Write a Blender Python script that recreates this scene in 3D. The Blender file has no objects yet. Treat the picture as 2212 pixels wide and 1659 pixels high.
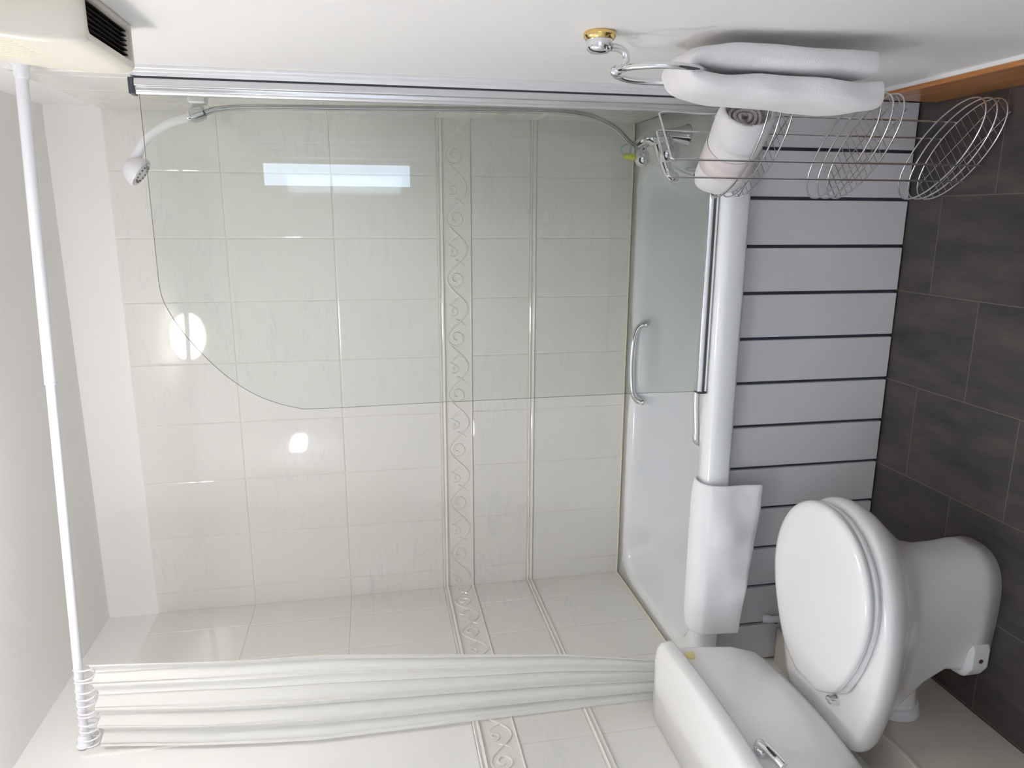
import bpy, bmesh, math, random
from math import sin, cos, pi, radians, sqrt, hypot
from mathutils import Vector, Matrix, noise
random.seed(7)
S = bpy.context.scene
COL = S.collection
# ---------------------------------------------------------------- camera (photo taken with the camera on its side)
cam = bpy.data.cameras.new('camera'); cam.sensor_width = 36; cam.lens = 36*1571.93/2212; cam.clip_start = .02
co = bpy.data.objects.new('camera', cam); COL.objects.link(co); S.camera = co
R_ = Vector((0.97469362, 0.2203013, -0.0379431)); U_ = Vector((-0.0045033, 0.18904944, 0.98195724)); F_ = Vector((-0.22349957, 0.9569366, -0.18525737))
co.matrix_world = Matrix.Translation((-0.31416, -2.46963, 1.46896)) @ Matrix((-U_, R_, -F_)).transposed().to_4x4()
# ---------------------------------------------------------------- world, exposure
w = bpy.data.worlds.new('world'); S.world = w; w.use_nodes = True
w.node_tree.nodes['Background'].inputs[0].default_value = (.62, .75, 1, 1)
w.node_tree.nodes['Background'].inputs[1].default_value = 10.0
S.view_settings.view_transform = 'Standard'; S.view_settings.look = 'None'; S.view_settings.gamma = 1
S.view_settings.use_curve_mapping = False
S.view_settings.exposure = 0.06
S.cycles.max_bounces = 14; S.cycles.diffuse_bounces = 8; S.cycles.glossy_bounces = 6; S.cycles.transparent_max_bounces = 12
LAMP_CEIL = 35.0     # emission of the ceiling light's diffuser
LAMP_WALL = 85.0     # emission of the light over the basin wall
# ---------------------------------------------------------------- materials
def mat(name, col, rough=.5, metal=0., coat=0., spec=.5, bump=None, sheen=0.):
    m = bpy.data.materials.new(name); m.use_nodes = True; nt = m.node_tree; b = nt.nodes['Principled BSDF']
    b.inputs['Base Color'].default_value = (*col, 1); b.inputs['Roughness'].default_value = rough
    b.inputs['Metallic'].default_value = metal; b.inputs['Coat Weight'].default_value = coat
    b.inputs['Coat Roughness'].default_value = .03; b.inputs['Specular IOR Level'].default_value = spec
    if sheen: b.inputs['Sheen Weight'].default_value = sheen
    if bump:
        sc, st, dist = bump
        tc = nt.nodes.new('ShaderNodeTexCoord'); n = nt.nodes.new('ShaderNodeTexNoise'); bp = nt.nodes.new('ShaderNodeBump')
        n.inputs['Scale'].default_value = sc; n.inputs['Detail'].default_value = 3
        bp.inputs['Strength'].default_value = st; bp.inputs['Distance'].default_value = dist
        nt.links.new(tc.outputs['Object'], n.inputs['Vector']); nt.links.new(n.outputs['Fac'], bp.inputs['Height'])
        nt.links.new(bp.outputs['Normal'], b.inputs['Normal'])
    return m
def ramp(nt, fac, stops):
    r = nt.nodes.new('ShaderNodeValToRGB'); e = r.color_ramp.elements
    while len(e) < len(stops): e.new(.5)
    for i, (p, c) in enumerate(stops): e[i].position = p; e[i].color = (*c, 1)
    nt.links.new(fac, r.inputs['Fac']); return r
def marble(name, base, vein, rough=.045):
    m = mat(name, base, rough, 0, .0); nt = m.node_tree; b = nt.nodes['Principled BSDF']
    tc = nt.nodes.new('ShaderNodeTexCoord'); mp = nt.nodes.new('ShaderNodeMapping')
    mp.inputs['Rotation'].default_value = (.5, -.75, .3); mp.inputs['Scale'].default_value = (3, 3, 15)
    n = nt.nodes.new('ShaderNodeTexNoise'); n.inputs['Scale'].default_value = 1.0; n.inputs['Detail'].default_value = 5; n.inputs['Distortion'].default_value = 1.1
    nt.links.new(tc.outputs['Object'], mp.inputs[0]); nt.links.new(mp.outputs[0], n.inputs['Vector'])
    mid = tuple((a*2+c)/3 for a, c in zip(base, vein))
    r = ramp(nt, n.outputs['Fac'], [(.0, base), (.46, base), (.495, mid), (.505, vein), (.52, base), (.62, base), (.645, mid), (.66, base)])
    n2 = nt.nodes.new('ShaderNodeTexNoise'); n2.inputs['Scale'].default_value = 2.2; nt.links.new(tc.outputs['Object'], n2.inputs['Vector'])
    r2 = ramp(nt, n2.outputs['Fac'], [(.42, (0, 0, 0)), (.62, (1, 1, 1))])
    mx = nt.nodes.new('ShaderNodeMix'); mx.data_type = 'RGBA'; mx.inputs[6].default_value = (*base, 1)
    nt.links.new(r2.outputs[0], mx.inputs[0]); nt.links.new(r.outputs[0], mx.inputs[7]); nt.links.new(mx.outputs[2], b.inputs['Base Color'])
    return m
def emis(name, col, s):
    m = bpy.data.materials.new(name); m.use_nodes = True; nt = m.node_tree; nt.nodes.clear()
    e = nt.nodes.new('ShaderNodeEmission'); e.inputs[0].default_value = (*col, 1); e.inputs[1].default_value = s
    o = nt.nodes.new('ShaderNodeOutputMaterial'); nt.links.new(e.outputs[0], o.inputs[0]); return m
def glassm(name, tint, ior=1.5):
    m = bpy.data.materials.new(name); m.use_nodes = True; nt = m.node_tree; nt.nodes.clear()
    t = nt.nodes.new('ShaderNodeBsdfTransparent'); t.inputs[0].default_value = (*tint, 1)
    g = nt.nodes.new('ShaderNodeBsdfGlossy'); g.inputs['Roughness'].default_value = 0.0
    f = nt.nodes.new('ShaderNodeFresnel'); f.inputs[0].default_value = ior
    x = nt.nodes.new('ShaderNodeMixShader'); o = nt.nodes.new('ShaderNodeOutputMaterial')
    nt.links.new(f.outputs[0], x.inputs[0]); nt.links.new(t.outputs[0], x.inputs[1]); nt.links.new(g.outputs[0], x.inputs[2]); nt.links.new(x.outputs[0], o.inputs[0])
    return m
M = {}
M['paint'] = mat('wall_paint', (.88, .865, .85), .55, bump=(90, .12, .002))
M['ceil'] = mat('ceiling_paint', (.92, .90, .885), .7, bump=(60, .15, .002))
M['tile'] = marble('marble_effect_tile', (.81, .79, .745), (.715, .715, .71))
M['trimt'] = mat('trim_tile', (.82, .80, .74), .07, 0, .3)
M['grout'] = mat('grout', (.86, .84, .78), .8)
M['ceramic'] = mat('white_ceramic', (.90, .895, .885), .2, 0, .25)
M['seat'] = mat('white_seat_plastic', (.88, .88, .88), .16, 0, .4)
M['acryl'] = mat('white_acrylic', (.90, .915, .93), .14, 0, .3)
M['board'] = mat('panel_board', (.74, .74, .76), .38)
M['gap'] = mat('dark_panel_gap', (.07, .08, .12), .4)
M['chrome'] = mat('chrome', (.80, .81, .83), .10, 1)
M['chromed'] = mat('brushed_chrome', (.62, .63, .65), .26, 1)
M['gold'] = mat('polished_gold', (.83, .60, .24), .14, 1)
M['alu'] = mat('white_aluminium', (.78, .78, .80), .3, .25)
M['alus'] = mat('silver_aluminium', (.70, .70, .72), .22, .75)
M['black'] = mat('black_plastic', (.05, .055, .07), .4)
M['rod'] = mat('white_enamel', (.84, .85, .90), .25, 0, .2)
M['plast'] = mat('white_plastic', (.84, .83, .86), .3)
M['cream'] = mat('cream_plastic', (.78, .75, .64), .35)
M['creamd'] = mat('cream_grille', (.74, .68, .52), .4)
M['dark'] = mat('dark_grille', (.03, .022, .022), .85, spec=.2)
M['box'] = mat('boxing_paint', (.62, .57, .50), .35)
M['wood'] = None
M['towel'] = mat('white_terry', (.87, .84, .85), .95, bump=(500, .8, .0018), sheen=.4)
M['towelm'] = mat('white_bath_mat', (.93, .93, .95), .95, bump=(500, .8, .0015), sheen=.3)
M['band'] = mat('pale_paper_band', (.80, .72, .70), .6)
M['inner'] = mat('shaded_towel_fold', (.62, .60, .60), .95, bump=(300, .8, .004))  # towel colour darkened to stand for the shade inside the rolled end
M['yellow'] = mat('yellow_green_sponge', (.75, .80, .12), .6)
M['yel2'] = mat('yellow_plastic', (.85, .74, .30), .4)
M['blue'] = mat('pale_blue_cord', (.45, .60, .66), .6)
M['rubber'] = mat('grey_rubber', (.16, .17, .17), .5)
M['seal'] = mat('silicone', (.82, .78, .62), .4)
M['edge'] = mat('glass_edge', (.20, .24, .22), .15)
M['sframe'] = mat('screw_hole', (.10, .06, .05), .5)
M['glass'] = glassm('clear_glass', (.955, .972, .955), 1.5)
M['lampon'] = emis('ceiling_light_diffuser', (1, .965, .915), LAMP_CEIL)
M['lampw'] = emis('wall_light_diffuser', (.95, .96, 1), LAMP_WALL)
# curtain: waffle weave, a little translucent
def curtain_mat():
    m = bpy.data.materials.new('waffle_curtain_cloth'); m.use_nodes = True; nt = m.node_tree; b = nt.nodes['Principled BSDF']
    b.inputs['Base Color'].default_value = (.88, .88, .85, 1); b.inputs['Roughness'].default_value = .8
    uv = nt.nodes.new('ShaderNodeUVMap'); v = nt.nodes.new('ShaderNodeTexChecker'); v.inputs['Scale'].default_value = 130
    nt.links.new(uv.outputs[0], v.inputs['Vector']); bp = nt.nodes.new('ShaderNodeBump'); bp.inputs['Strength'].default_value = .5; bp.inputs['Distance'].default_value = .002
    nt.links.new(v.outputs['Fac'], bp.inputs['Height']); nt.links.new(bp.outputs[0], b.inputs['Normal'])
    t = nt.nodes.new('ShaderNodeBsdfTranslucent'); t.inputs[0].default_value = (.88, .88, .84, 1)
    x = nt.nodes.new('ShaderNodeMixShader'); x.inputs[0].default_value = .35
    o = nt.nodes['Material Output']; nt.links.new(b.outputs[0], x.inputs[1]); nt.links.new(t.outputs[0], x.inputs[2]); nt.links.new(x.outputs[0], o.inputs[0])
    return m
M['curtain'] = curtain_mat()
def wood_mat():
    m = mat('varnished_pine', (.5, .2, .06), .35, 0, .3); nt = m.node_tree; b = nt.nodes['Principled BSDF']
    tc = nt.nodes.new('ShaderNodeTexCoord'); mp = nt.nodes.new('ShaderNodeMapping'); mp.inputs['Scale'].default_value = (30, 1.5, 30)
    n = nt.nodes.new('ShaderNodeTexNoise'); n.inputs['Scale'].default_value = 1.5; n.inputs['Detail'].default_value = 4
    nt.links.new(tc.outputs['Object'], mp.inputs[0]); nt.links.new(mp.outputs[0], n.inputs[0])
    r = ramp(nt, n.outputs['Fac'], [(.3, (.36, .135, .035)), (.7, (.58, .25, .075))]); nt.links.new(r.outputs[0], b.inputs['Base Color']); return m
M['wood'] = wood_mat()
def floor_mat():
    m = mat('slate_vinyl_tile', (.06, .05, .05), .38); nt = m.node_tree; b = nt.nodes['Principled BSDF']
    L = nt.links.new
    def math_(op, a, c=None):
        n = nt.nodes.new('ShaderNodeMath'); n.operation = op
        for i, v in enumerate((a, c)):
            if v is None: continue
            if isinstance(v, (int, float)): n.inputs[i].default_value = v
            else: L(v, n.inputs[i])
        return n.outputs[0]
    tc = nt.nodes.new('ShaderNodeTexCoord'); sp = nt.nodes.new('ShaderNodeSeparateXYZ'); L(tc.outputs['Object'], sp.inputs[0])
    W, H = .2560, .3300
    u = math_('DIVIDE', math_('ADD', sp.outputs[0], 20*W+.0), W)       # joints at x = -0.256 k
    row = math_('FLOOR', u)
    par = math_('MODULO', row, 2.0)
    v = math_('ADD', math_('DIVIDE', math_('ADD', sp.outputs[1], 20*H+.928), H), math_('MULTIPLY', math_('SUBTRACT', 1.0, par), .5))
    def dist(t, size):
        f = math_('FRACT', t); return math_('MULTIPLY', math_('MINIMUM', f, math_('SUBTRACT', 1.0, f)), size)
    d = math_('MINIMUM', dist(u, W), dist(v, H))
    line = math_('LESS_THAN', d, .0013)
    cell = nt.nodes.new('ShaderNodeCombineXYZ'); L(row, cell.inputs[0]); L(math_('FLOOR', v), cell.inputs[1])
    wn = nt.nodes.new('ShaderNodeTexWhiteNoise'); L(cell.outputs[0], wn.inputs[0])
    mp = nt.nodes.new('ShaderNodeMapping'); mp.inputs['Scale'].default_value = (14, 4, 1); L(tc.outputs['Object'], mp.inputs[0])
    ad = nt.nodes.new('ShaderNodeVectorMath'); ad.operation = 'ADD'; L(mp.outputs[0], ad.inputs[0]); L(wn.outputs['Color'], ad.inputs[1])
    n = nt.nodes.new('ShaderNodeTexNoise'); n.inputs['Scale'].default_value = 1.0; n.inputs['Detail'].default_value = 6; n.inputs['Roughness'].default_value = .65; L(ad.outputs[0], n.inputs[0])
    r = ramp(nt, n.outputs['Fac'], [(.3, (.036, .034, .036)), (.5, (.064, .055, .053)), (.72, (.11, .088, .08))])
    mx = nt.nodes.new('ShaderNodeMix'); mx.data_type = 'RGBA'; L(line, mx.inputs[0]); L(r.outputs[0], mx.inputs[6]); mx.inputs[7].default_value = (.15, .13, .115, 1)
    L(mx.outputs[2], b.inputs['Base Color'])
    bp = nt.nodes.new('ShaderNodeBump'); bp.inputs['Strength'].default_value = .25; bp.inputs['Distance'].default_value = .003; L(n.outputs['Fac'], bp.inputs['Height']); L(bp.outputs[0], b.inputs['Normal'])
    return m
M['floor'] = floor_mat()
# ---------------------------------------------------------------- mesh helpers
class MB:
    def __init__(s): s.v = []; s.f = []; s.mi = []
    def add(s, vs, fs, mi=0):
        o = len(s.v); s.v += [tuple(v) for v in vs]; s.f += [tuple(i+o for i in f) for f in fs]; s.mi += [mi]*len(fs); return s
    def box(s, a, b, mi=0):
        x0, y0, z0 = [min(p, q) for p, q in zip(a, b)]; x1, y1, z1 = [max(p, q) for p, q in zip(a, b)]
        return s.add([(x0, y0, z0), (x1, y0, z0), (x1, y1, z0), (x0, y1, z0), (x0, y0, z1), (x1, y0, z1), (x1, y1, z1), (x0, y1, z1)],
                     [(0, 3, 2, 1), (4, 5, 6, 7), (0, 1, 5, 4), (1, 2, 6, 5), (2, 3, 7, 6), (3, 0, 4, 7)], mi)
    def loft(s, rings, cap0=True, cap1=True, mi=0, closed=True):
        n = len(rings[0]); vs = [p for r in rings for p in r]; fs = []
        for i in range(len(rings)-1):
            for j in range(n if closed else n-1):
                k = (j+1) % n; fs.append((i*n+j, i*n+k, (i+1)*n+k, (i+1)*n+j))
        if cap0: fs.append(tuple(reversed(range(n))))
        if cap1: fs.append(tuple(range((len(rings)-1)*n, len(rings)*n)))
        return s.add(vs, fs, mi)
    def tube(s, pts, r, n=10, caps=True, mi=0, closed=False):
        pts = [Vector(p) for p in pts]; N = len(pts); rs = r if isinstance(r, (list, tuple)) else [r]*N
        rings = []; up = None
        for i, p in enumerate(pts):
            if closed: t = (pts[(i+1) % N]-pts[i-1]).normalized()
            else: t = (pts[min(i+1, N-1)]-pts[max(i-1, 0)]).normalized()
            if up is None:
                up = Vector((0, 0, 1)) if abs(t.z) < .9 else Vector((1, 0, 0))
            up = (up-t*up.dot(t)).normalized(); sd = t.cross(up)
            rings.append([tuple(p+(up*cos(2*pi*j/n)+sd*sin(2*pi*j/n))*rs[i]) for j in range(n)])
        if closed: rings.append(rings[0]); caps = False
        return s.loft(rings, caps, caps, mi)
    def lathe(s, c, axis, prof, n=32, mi=0):
        c = Vector(c); a = Vector(axis).normalized(); u = a.orthogonal().normalized(); v = a.cross(u)
        rings = [[tuple(c+a*h+(u*cos(2*pi*j/n)+v*sin(2*pi*j/n))*max(r, 1e-5)) for j in range(n)] for r, h in prof]
        return s.loft(rings, True, True, mi)
    def mesh(s, name, mats, smooth=True):
        me = bpy.data.meshes.new(name); me.from_pydata(s.v, [], s.f)
        for m in (mats if isinstance(mats, (list, tuple)) else [mats]): me.materials.append(m)
        for p, mi in zip(me.polygons, s.mi): p.material_index = mi
        bm = bmesh.new(); bm.from_mesh(me); bmesh.ops.remove_doubles(bm, verts=bm.verts, dist=1e-6); bmesh.ops.recalc_face_normals(bm, faces=bm.faces); bm.to_mesh(me); bm.free()
        me.polygons.foreach_set('use_smooth', [smooth]*len(me.polygons)); me.update()
        return me
def crom(pts, k=8, closed=False):
    pts = [Vector(p) for p in pts]; n = len(pts); out = []
    rng = range(n) if closed else range(n-1)
    for i in rng:
        if closed: p0, p1, p2, p3 = pts[i-1], pts[i], pts[(i+1) % n], pts[(i+2) % n]
        else: p0, p1, p2, p3 = pts[max(i-1, 0)], pts[i], pts[i+1], pts[min(i+2, n-1)]
        for j in range(k):
            t = j/k; out.append(.5*((2*p1)+(-p0+p2)*t+(2*p0-5*p1+4*p2-p3)*t*t+(-p0+3*p1-3*p2+p3)*t**3))
    if not closed: out.append(pts[-1])
    return out
def obj(name, mb, mats, parent=None, bevel=0, seg=3, auto=True, subsurf=0, smooth=True):
    me = mb.mesh(name, mats, smooth)
    o = bpy.data.objects.new(name, me); COL.objects.link(o)
    if parent:
        o.parent = parent; o.matrix_parent_inverse = Matrix.Translation(-parent.location)
    if bevel:
        b = o.modifiers.new('bevel', 'BEVEL'); b.width = bevel; b.segments = seg; b.limit_method = 'ANGLE'; b.angle_limit = radians(35)
        b.harden_normals = False
    if subsurf:
        ss = o.modifiers.new('sub', 'SUBSURF'); ss.levels = ss.render_levels = subsurf
    if auto and smooth and not subsurf:
        n = o.modifiers.new('wn', 'WEIGHTED_NORMAL'); n.keep_sharp = True
        sm = me; 
        # sharp edges by angle
        bm = bmesh.new(); bm.from_mesh(me)
        for e in bm.edges:
            if len(e.link_faces) == 2 and e.calc_face_angle(0) > radians(50): e.smooth = False
        bm.to_mesh(me); bm.free()
        if bevel:
            for e in me.edges: e.use_edge_sharp = False
    return o
def struct(o): o['kind'] = 'structure'; return o
def thing(name, label, cat, loc, group=None):
    o = bpy.data.objects.new(name, None); COL.objects.link(o); o.location = loc; o.empty_display_size = .05
    o['label'] = label; o['category'] = cat
    if group: o['group'] = group
    return o
def tag(o, label, cat, group=None):
    o['label'] = label; o['category'] = cat
    if group: o['group'] = group
    return o
# ---------------------------------------------------------------- room dimensions
L = 1.658; CE = 2.391; YB = -3.25; PY = -.643
ZR = .572; ZD1, ZD2 = .9109, .9325; ZB1, ZB2 = 1.1329, 1.2449; ZH2, ZH1, ZT = 1.5792, 1.911, 2.2337
A0 = .1826; TW = .2; T = .006; G = .0016
ZROWS = [(.25, ZD1), (ZD2, ZB1), (ZB2, ZH2), (ZH2, ZH1), (ZH1, ZT)]
def tiles(mb, axis, spans, zrows, pos, sgn):
    for (a, b) in spans:
        for (z0, z1) in zrows:
            e = .0022; g = G/2
            def P(s, z, d): return (s, pos+sgn*d, z) if axis == 'x' else (pos+sgn*d, s, z)
            a0, b0, c0, d0 = a+g, b-g, z0+g, z1-g
            o = [P(a0, c0, .001), P(b0, c0, .001), P(b0, d0, .001), P(a0, d0, .001)]
            m1 = [P(a0, c0, T-e), P(b0, c0, T-e), P(b0, d0, T-e), P(a0, d0, T-e)]
            m2 = [P(a0+e*.4, c0+e*.4, T-e*.35), P(b0-e*.4, c0+e*.4, T-e*.35), P(b0-e*.4, d0-e*.4, T-e*.35), P(a0+e*.4, d0-e*.4, T-e*.35)]
            m3 = [P(a0+e*1.6, c0+e*1.6, T), P(b0-e*1.6, c0+e*1.6, T), P(b0-e*1.6, d0-e*1.6, T), P(a0+e*1.6, d0-e*1.6, T)]
            mb.loft([o, m1, m2, m3], False, True, 0)
def spans(start, end, first, step):
    c = [start]; x = start-first
    while x > end+1e-4: c.append(x); x -= step
    c.append(end); return [(c[i+1], c[i]) for i in range(len(c)-1)]
# floor, ceiling, walls
struct(obj('floor', MB().box((-L-.1, YB-.1, -.1), (.1, .1, 0)), M['floor'], smooth=False))
struct(obj('ceiling', MB().box((-L-.1, YB-.1, CE), (.1, .1, CE+.1)), M['ceil'], smooth=False))
wb = struct(obj('wall_back', MB().box((-L-.1, 0.0, 0), (.1, .1, CE)), M['paint'], smooth=False))
wl = struct(obj('wall_left', MB().box((-L-.1, YB-.1, 0), (-L, 0, CE)), M['paint'], smooth=False))
VY0, VY1, VZ0, VZ1 = -3.10, -2.15, 1.15, 2.05      # unseen window added to the right wall for fill daylight, behind the camera
mb = MB(); mb.box((0, YB-.1, 0), (.1, VY0, CE)); mb.box((0, VY1, 0), (.1, 0, CE)); mb.box((0, VY0, 0), (.1, VY1, VZ0)); mb.box((0, VY0, VZ1), (.1, VY1, CE))
wr = struct(obj('wall_right', mb, M['paint'], smooth=False))
mb = MB()
for a, b in (((VY0, VZ0), (VY0+.04, VZ1)), ((VY1-.04, VZ0), (VY1, VZ1)), ((VY0, VZ0), (VY1, VZ0+.04)), ((VY0, VZ1-.04), (VY1, VZ1)), (((VY0+VY1)/2-.02, VZ0), ((VY0+VY1)/2+.02, VZ1))):
    mb.box((.03, a[0], a[1]), (.075, b[0], b[1]))
w2 = struct(obj('fill_window', mb, M['plast'], bevel=.003))
obj('window_pane', MB().box((.050, VY0+.03, VZ0+.03), (.054, VY1-.03, VZ1-.03)), M['glass'], w2, smooth=False)
def tiled(name, fn, parent):
    mb = MB(); fn(mb); o = obj(name, mb, [M['tile'], M['grout']], parent, auto=False, smooth=False); return o
def f_back(mb):
    mb.box((-L, -.0035, .25), (0, 0, ZT), 1); tiles(mb, 'x', spans(0, -L, A0, TW), ZROWS, 0, -1)
tiled('tile_field', f_back, wb)
YT = -.705
def f_left(mb):
    mb.box((-L, YT, .25), (-L+.0035, -.0035, ZT), 1); mb.box((-L, YB, 0), (-L+.0035, YT, ZB2), 1)
    tiles(mb, 'y', spans(-T, YT, .14, TW), ZROWS, -L, 1)
    tiles(mb, 'y', spans(YT, YB, .16, TW), [(0.0, .577)]+[(.577, ZD1), (ZD2, ZB1)], -L, 1)
tiled('tile_field', f_left, wl)
def f_right(mb):
    mb.box((-.0035, -.60, .25), (0, -.0035, ZT), 1); tiles(mb, 'y', spans(-T, -.60, .14, TW), ZROWS, 0, -1)
tiled('tile_field', f_right, wr)
# moulded dado trims and relief border
def profile_run(mb, axis, s0, s1, pos, sgn, prof):
    rings = []
    for s in (s0, s1): rings.append([((s, pos+sgn*d, z) if axis == 'x' else (pos+sgn*d, s, z)) for d, z in prof])
    mb.loft(rings, True, True)
def bead(z0, z1, h, n=8):
    zc, r = (z0+z1)/2, (z1-z0)/2
    return [(0.0, z0)]+[(.004+h*sin(pi*i/n), zc-r*cos(pi*i/n)) for i in range(n+1)]+[(0.0, z1)]
def scroll(axis, s0, s1, pos, sgn, zc, hh, mb):
    """scrolling leaf relief with one curl per 0.2 m tile"""
    def P(s, z, d=T): return (s, pos+sgn*d, z) if axis == 'x' else (pos+sgn*d, s, z)
    per = .2; n = int((s0-s1)/per)+2
    for k in range(n):
        b = s0-k*per-.02
        def clipd(pts, r0, r1):
            q = [(b-u, zc+v) for u, v in pts if s1+.006 < b-u < s0-.006]
            if len(q) > 5:
                N = len(q); mb.tube([P(u, v, T+.0004) for u, v in q], [r0+(r1-r0)*i/(N-1) for i in range(N)], 6)
        h = hh
        # main running wave
        w_ = [(u*per/24, -h*.86*cos(2*pi*u/24)) for u in range(0, 25)]
        clipd(w_, .0032, .0032)
        # big curl hanging from the crest
        c = [(per*.5+.031*(1-a/30*.75)*sin(a/30*2.6*pi), .004+.031*(1-a/30*.75)*cos(a/30*2.6*pi)) for a in range(31)]
        clipd(c, .0028, .0042)
        # small curl and leaves in the trough
        c = [(per*.04+.017*(1-a/22*.8)*sin(a/22*2.2*pi+1), .012+.017*(1-a/22*.8)*cos(a/22*2.2*pi+1)) for a in range(23)]
        clipd(c, .0022, .0034)
        clipd([(per*.18+.024*t/10, h*.1-.03*sin(t/10*1.6)) for t in range(11)], .0036, .0010)
        clipd([(per*.80+.026*t/10, -h*.0+.030*sin(t/10*1.7)-.01) for t in range(11)], .0036, .0010)
        clipd([(per*.92+.020*t/10, .028-.03*t/10) for t in range(11)], .0024, .0008)
def trims(wallobj, axis, s0, s1, pos, sgn, num):
    mb = MB()
    # lower moulding: two lips with a hollow between
    profile_run(mb, axis, s0, s1, pos, sgn, [(0, ZD1), (.009, ZD1+.0005), (.012, ZD1+.003), (.009, ZD1+.0065), (.0075, ZD1+.012), (.0095, ZD2-.0075), (.014, ZD2-.004), (.012, ZD2-.0008), (0, ZD2)])
    struct(obj('trim_%d' % num, mb, M['trimt']))
    mb = MB()
    profile_run(mb, axis, s0, s1, pos, sgn, [(0, ZB1+.0058), (T-.0005, ZB1+.0058), (T-.0005, ZB2-.0185), (0, ZB2-.0185)])
    profile_run(mb, axis, s0, s1, pos, sgn, bead(ZB1, ZB1+.0065, .007))
    profile_run(mb, axis, s0, s1, pos, sgn, [(0, ZB2-.019), (.009, ZB2-.0188), (.013, ZB2-.016), (.010, ZB2-.0125), (.0085, ZB2-.009), (.0115, ZB2-.0055), (.012, ZB2-.002), (.009, ZB2), (0, ZB2)])
    o = struct(obj('trim_%d' % (num+1), mb, M['trimt']))
    mb = MB(); scroll(axis, s0, s1, pos, sgn, (ZB1+.0065+ZB2-.019)/2, (ZB2-.019-ZB1-.0065)/2-.003, mb)
    obj('scroll_relief', mb, M['trimt'], o)
trims(wb, 'x', 0, -L, 0, -1, 1)
trims(wl, 'y', 0, YB, -L, 1, 3)
# silicone bead round the bath
mb = MB(); mb.tube([(-.003, -T-.001, ZR+.003), (-L+T+.001, -T-.001, ZR+.003), (-L+T+.001, -.69, ZR+.003)], .0035, 8)
struct(obj('trim_5', mb, M['seal']))
# skirting on the right wall
mb = MB(); mb.box((-.018, YB, 0), (0, -.70, .196))
struct(obj('baseboard_right', mb, M['wood'], bevel=.006, seg=3))
mb = MB(); mb.box((-.008, YB, .196), (0, -.70, .202))
struct(obj('trim_6', mb, M['paint'], smooth=False))
# pipe boxing along the left wall
mb = MB(); mb.box((-L+.0035, YB, .0), (-1.541, PY-.012, .276))
mb.box((-L+.0035, YB, .276), (-1.536, PY-.012, .288))
struct(obj('trim_7', mb, M['box'], bevel=.002, seg=2))
# rear wall with a tall narrow window beside the right wall
wx0, wx1, wz0, wz1 = -.165, -.004, 1.20, 2.06
mb = MB()
mb.box((-L-.1, YB-.1, 0), (wx0, YB, CE)); mb.box((wx1, YB-.1, 0), (.1, YB, CE)); mb.box((wx0, YB-.1, 0), (wx1, YB, wz0)); mb.box((wx0, YB-.1, wz1), (wx1, YB, CE))
struct(obj('wall_front', mb, M['paint'], smooth=False))
mb = MB()
for a, b in (((wx0, wz0), (wx0+.02, wz1)), ((wx1-.02, wz0), (wx1, wz1)), ((wx0, wz0), (wx1, wz0+.02)), ((wx0, wz1-.02), (wx1, wz1))):
    mb.box((a[0], YB-.07, a[1]), (b[0], YB-.03, b[1]))
win = struct(obj('window_1', mb, M['plast'], bevel=.003))
obj('window_pane', MB().box((wx0+.018, YB-.052, wz0+.018), (wx1-.018, YB-.048, wz1-.018)), M['glass'], win, smooth=False)
# ---------------------------------------------------------------- lights (real fittings)
t = thing('ceiling_light', 'round white globe light on the ceiling, switched on', 'ceiling light', (-.86, -1.10, CE))
obj('base', MB().lathe((-.86, -1.10, CE), (0, 0, -1), [(.02, 0), (.06, 0), (.065, .006), (.062, .02), (.04, .02)]), M['plast'], t)
obj('diffuser', MB().lathe((-.86, -1.10, CE), (0, 0, -1), [(.045, .021), (.075, .03), (.098, .05), (.108, .078), (.102, .106), (.082, .13), (.045, .147), (.001, .152)]), M['lampon'], t)
t = thing('wall_light', 'small white wall light on the left wall, switched on', 'wall light', (-L, -1.80, 1.92))
obj('back_plate', MB().box((-L, -1.90, 1.87), (-L+.02, -1.70, 1.97)), M['plast'], t, bevel=.004)
obj('diffuser', MB().box((-L+.021, -1.885, 1.885), (-L+.07, -1.715, 1.955)), M['lampw'], t, bevel=.01)
# ---------------------------------------------------------------- bath
YF = -.690   # outer lip of the rim
bath = thing('bathtub', 'white built-in bath with grab handles and slatted grey-white front panel', 'bath', (-L/2, -.35, 0))
def rr(x0, x1, y0, y1, r, z, n=8):
    pts = []
    for cx, cy, a in ((x1-r, y1-r, 0), (x0+r, y1-r, 90), (x0+r, y0+r, 180), (x1-r, y0+r, 270)):
        for i in range(n+1):
            t_ = radians(a+90*i/n); pts.append((cx+r*cos(t_), cy+r*sin(t_), z))
    return pts
xa, xb = -L+T+.002, -T-.002; ya, yb = YF, -T-.002
def dens(ring, k=4):
    out = []
    for i in range(len(ring)):
        a, b = Vector(ring[i]), Vector(ring[(i+1) % len(ring)])
        m = max(1, int((b-a).length/.03))
        for j in range(m): out.append(tuple(a.lerp(b, j/m)))
    return out
N_ = 260
def resamp(ring, n=N_):
    P = [Vector(p) for p in ring]; P.append(P[0]); d = [0]
    for a, b in zip(P, P[1:]): d.append(d[-1]+(b-a).length)
    out = []; j = 0
    for i in range(n):
        s = d[-1]*i/n
        while d[j+1] < s: j += 1
        f = (s-d[j])/max(1e-9, d[j+1]-d[j]); out.append(P[j].lerp(P[j+1], f))
    return out
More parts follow.
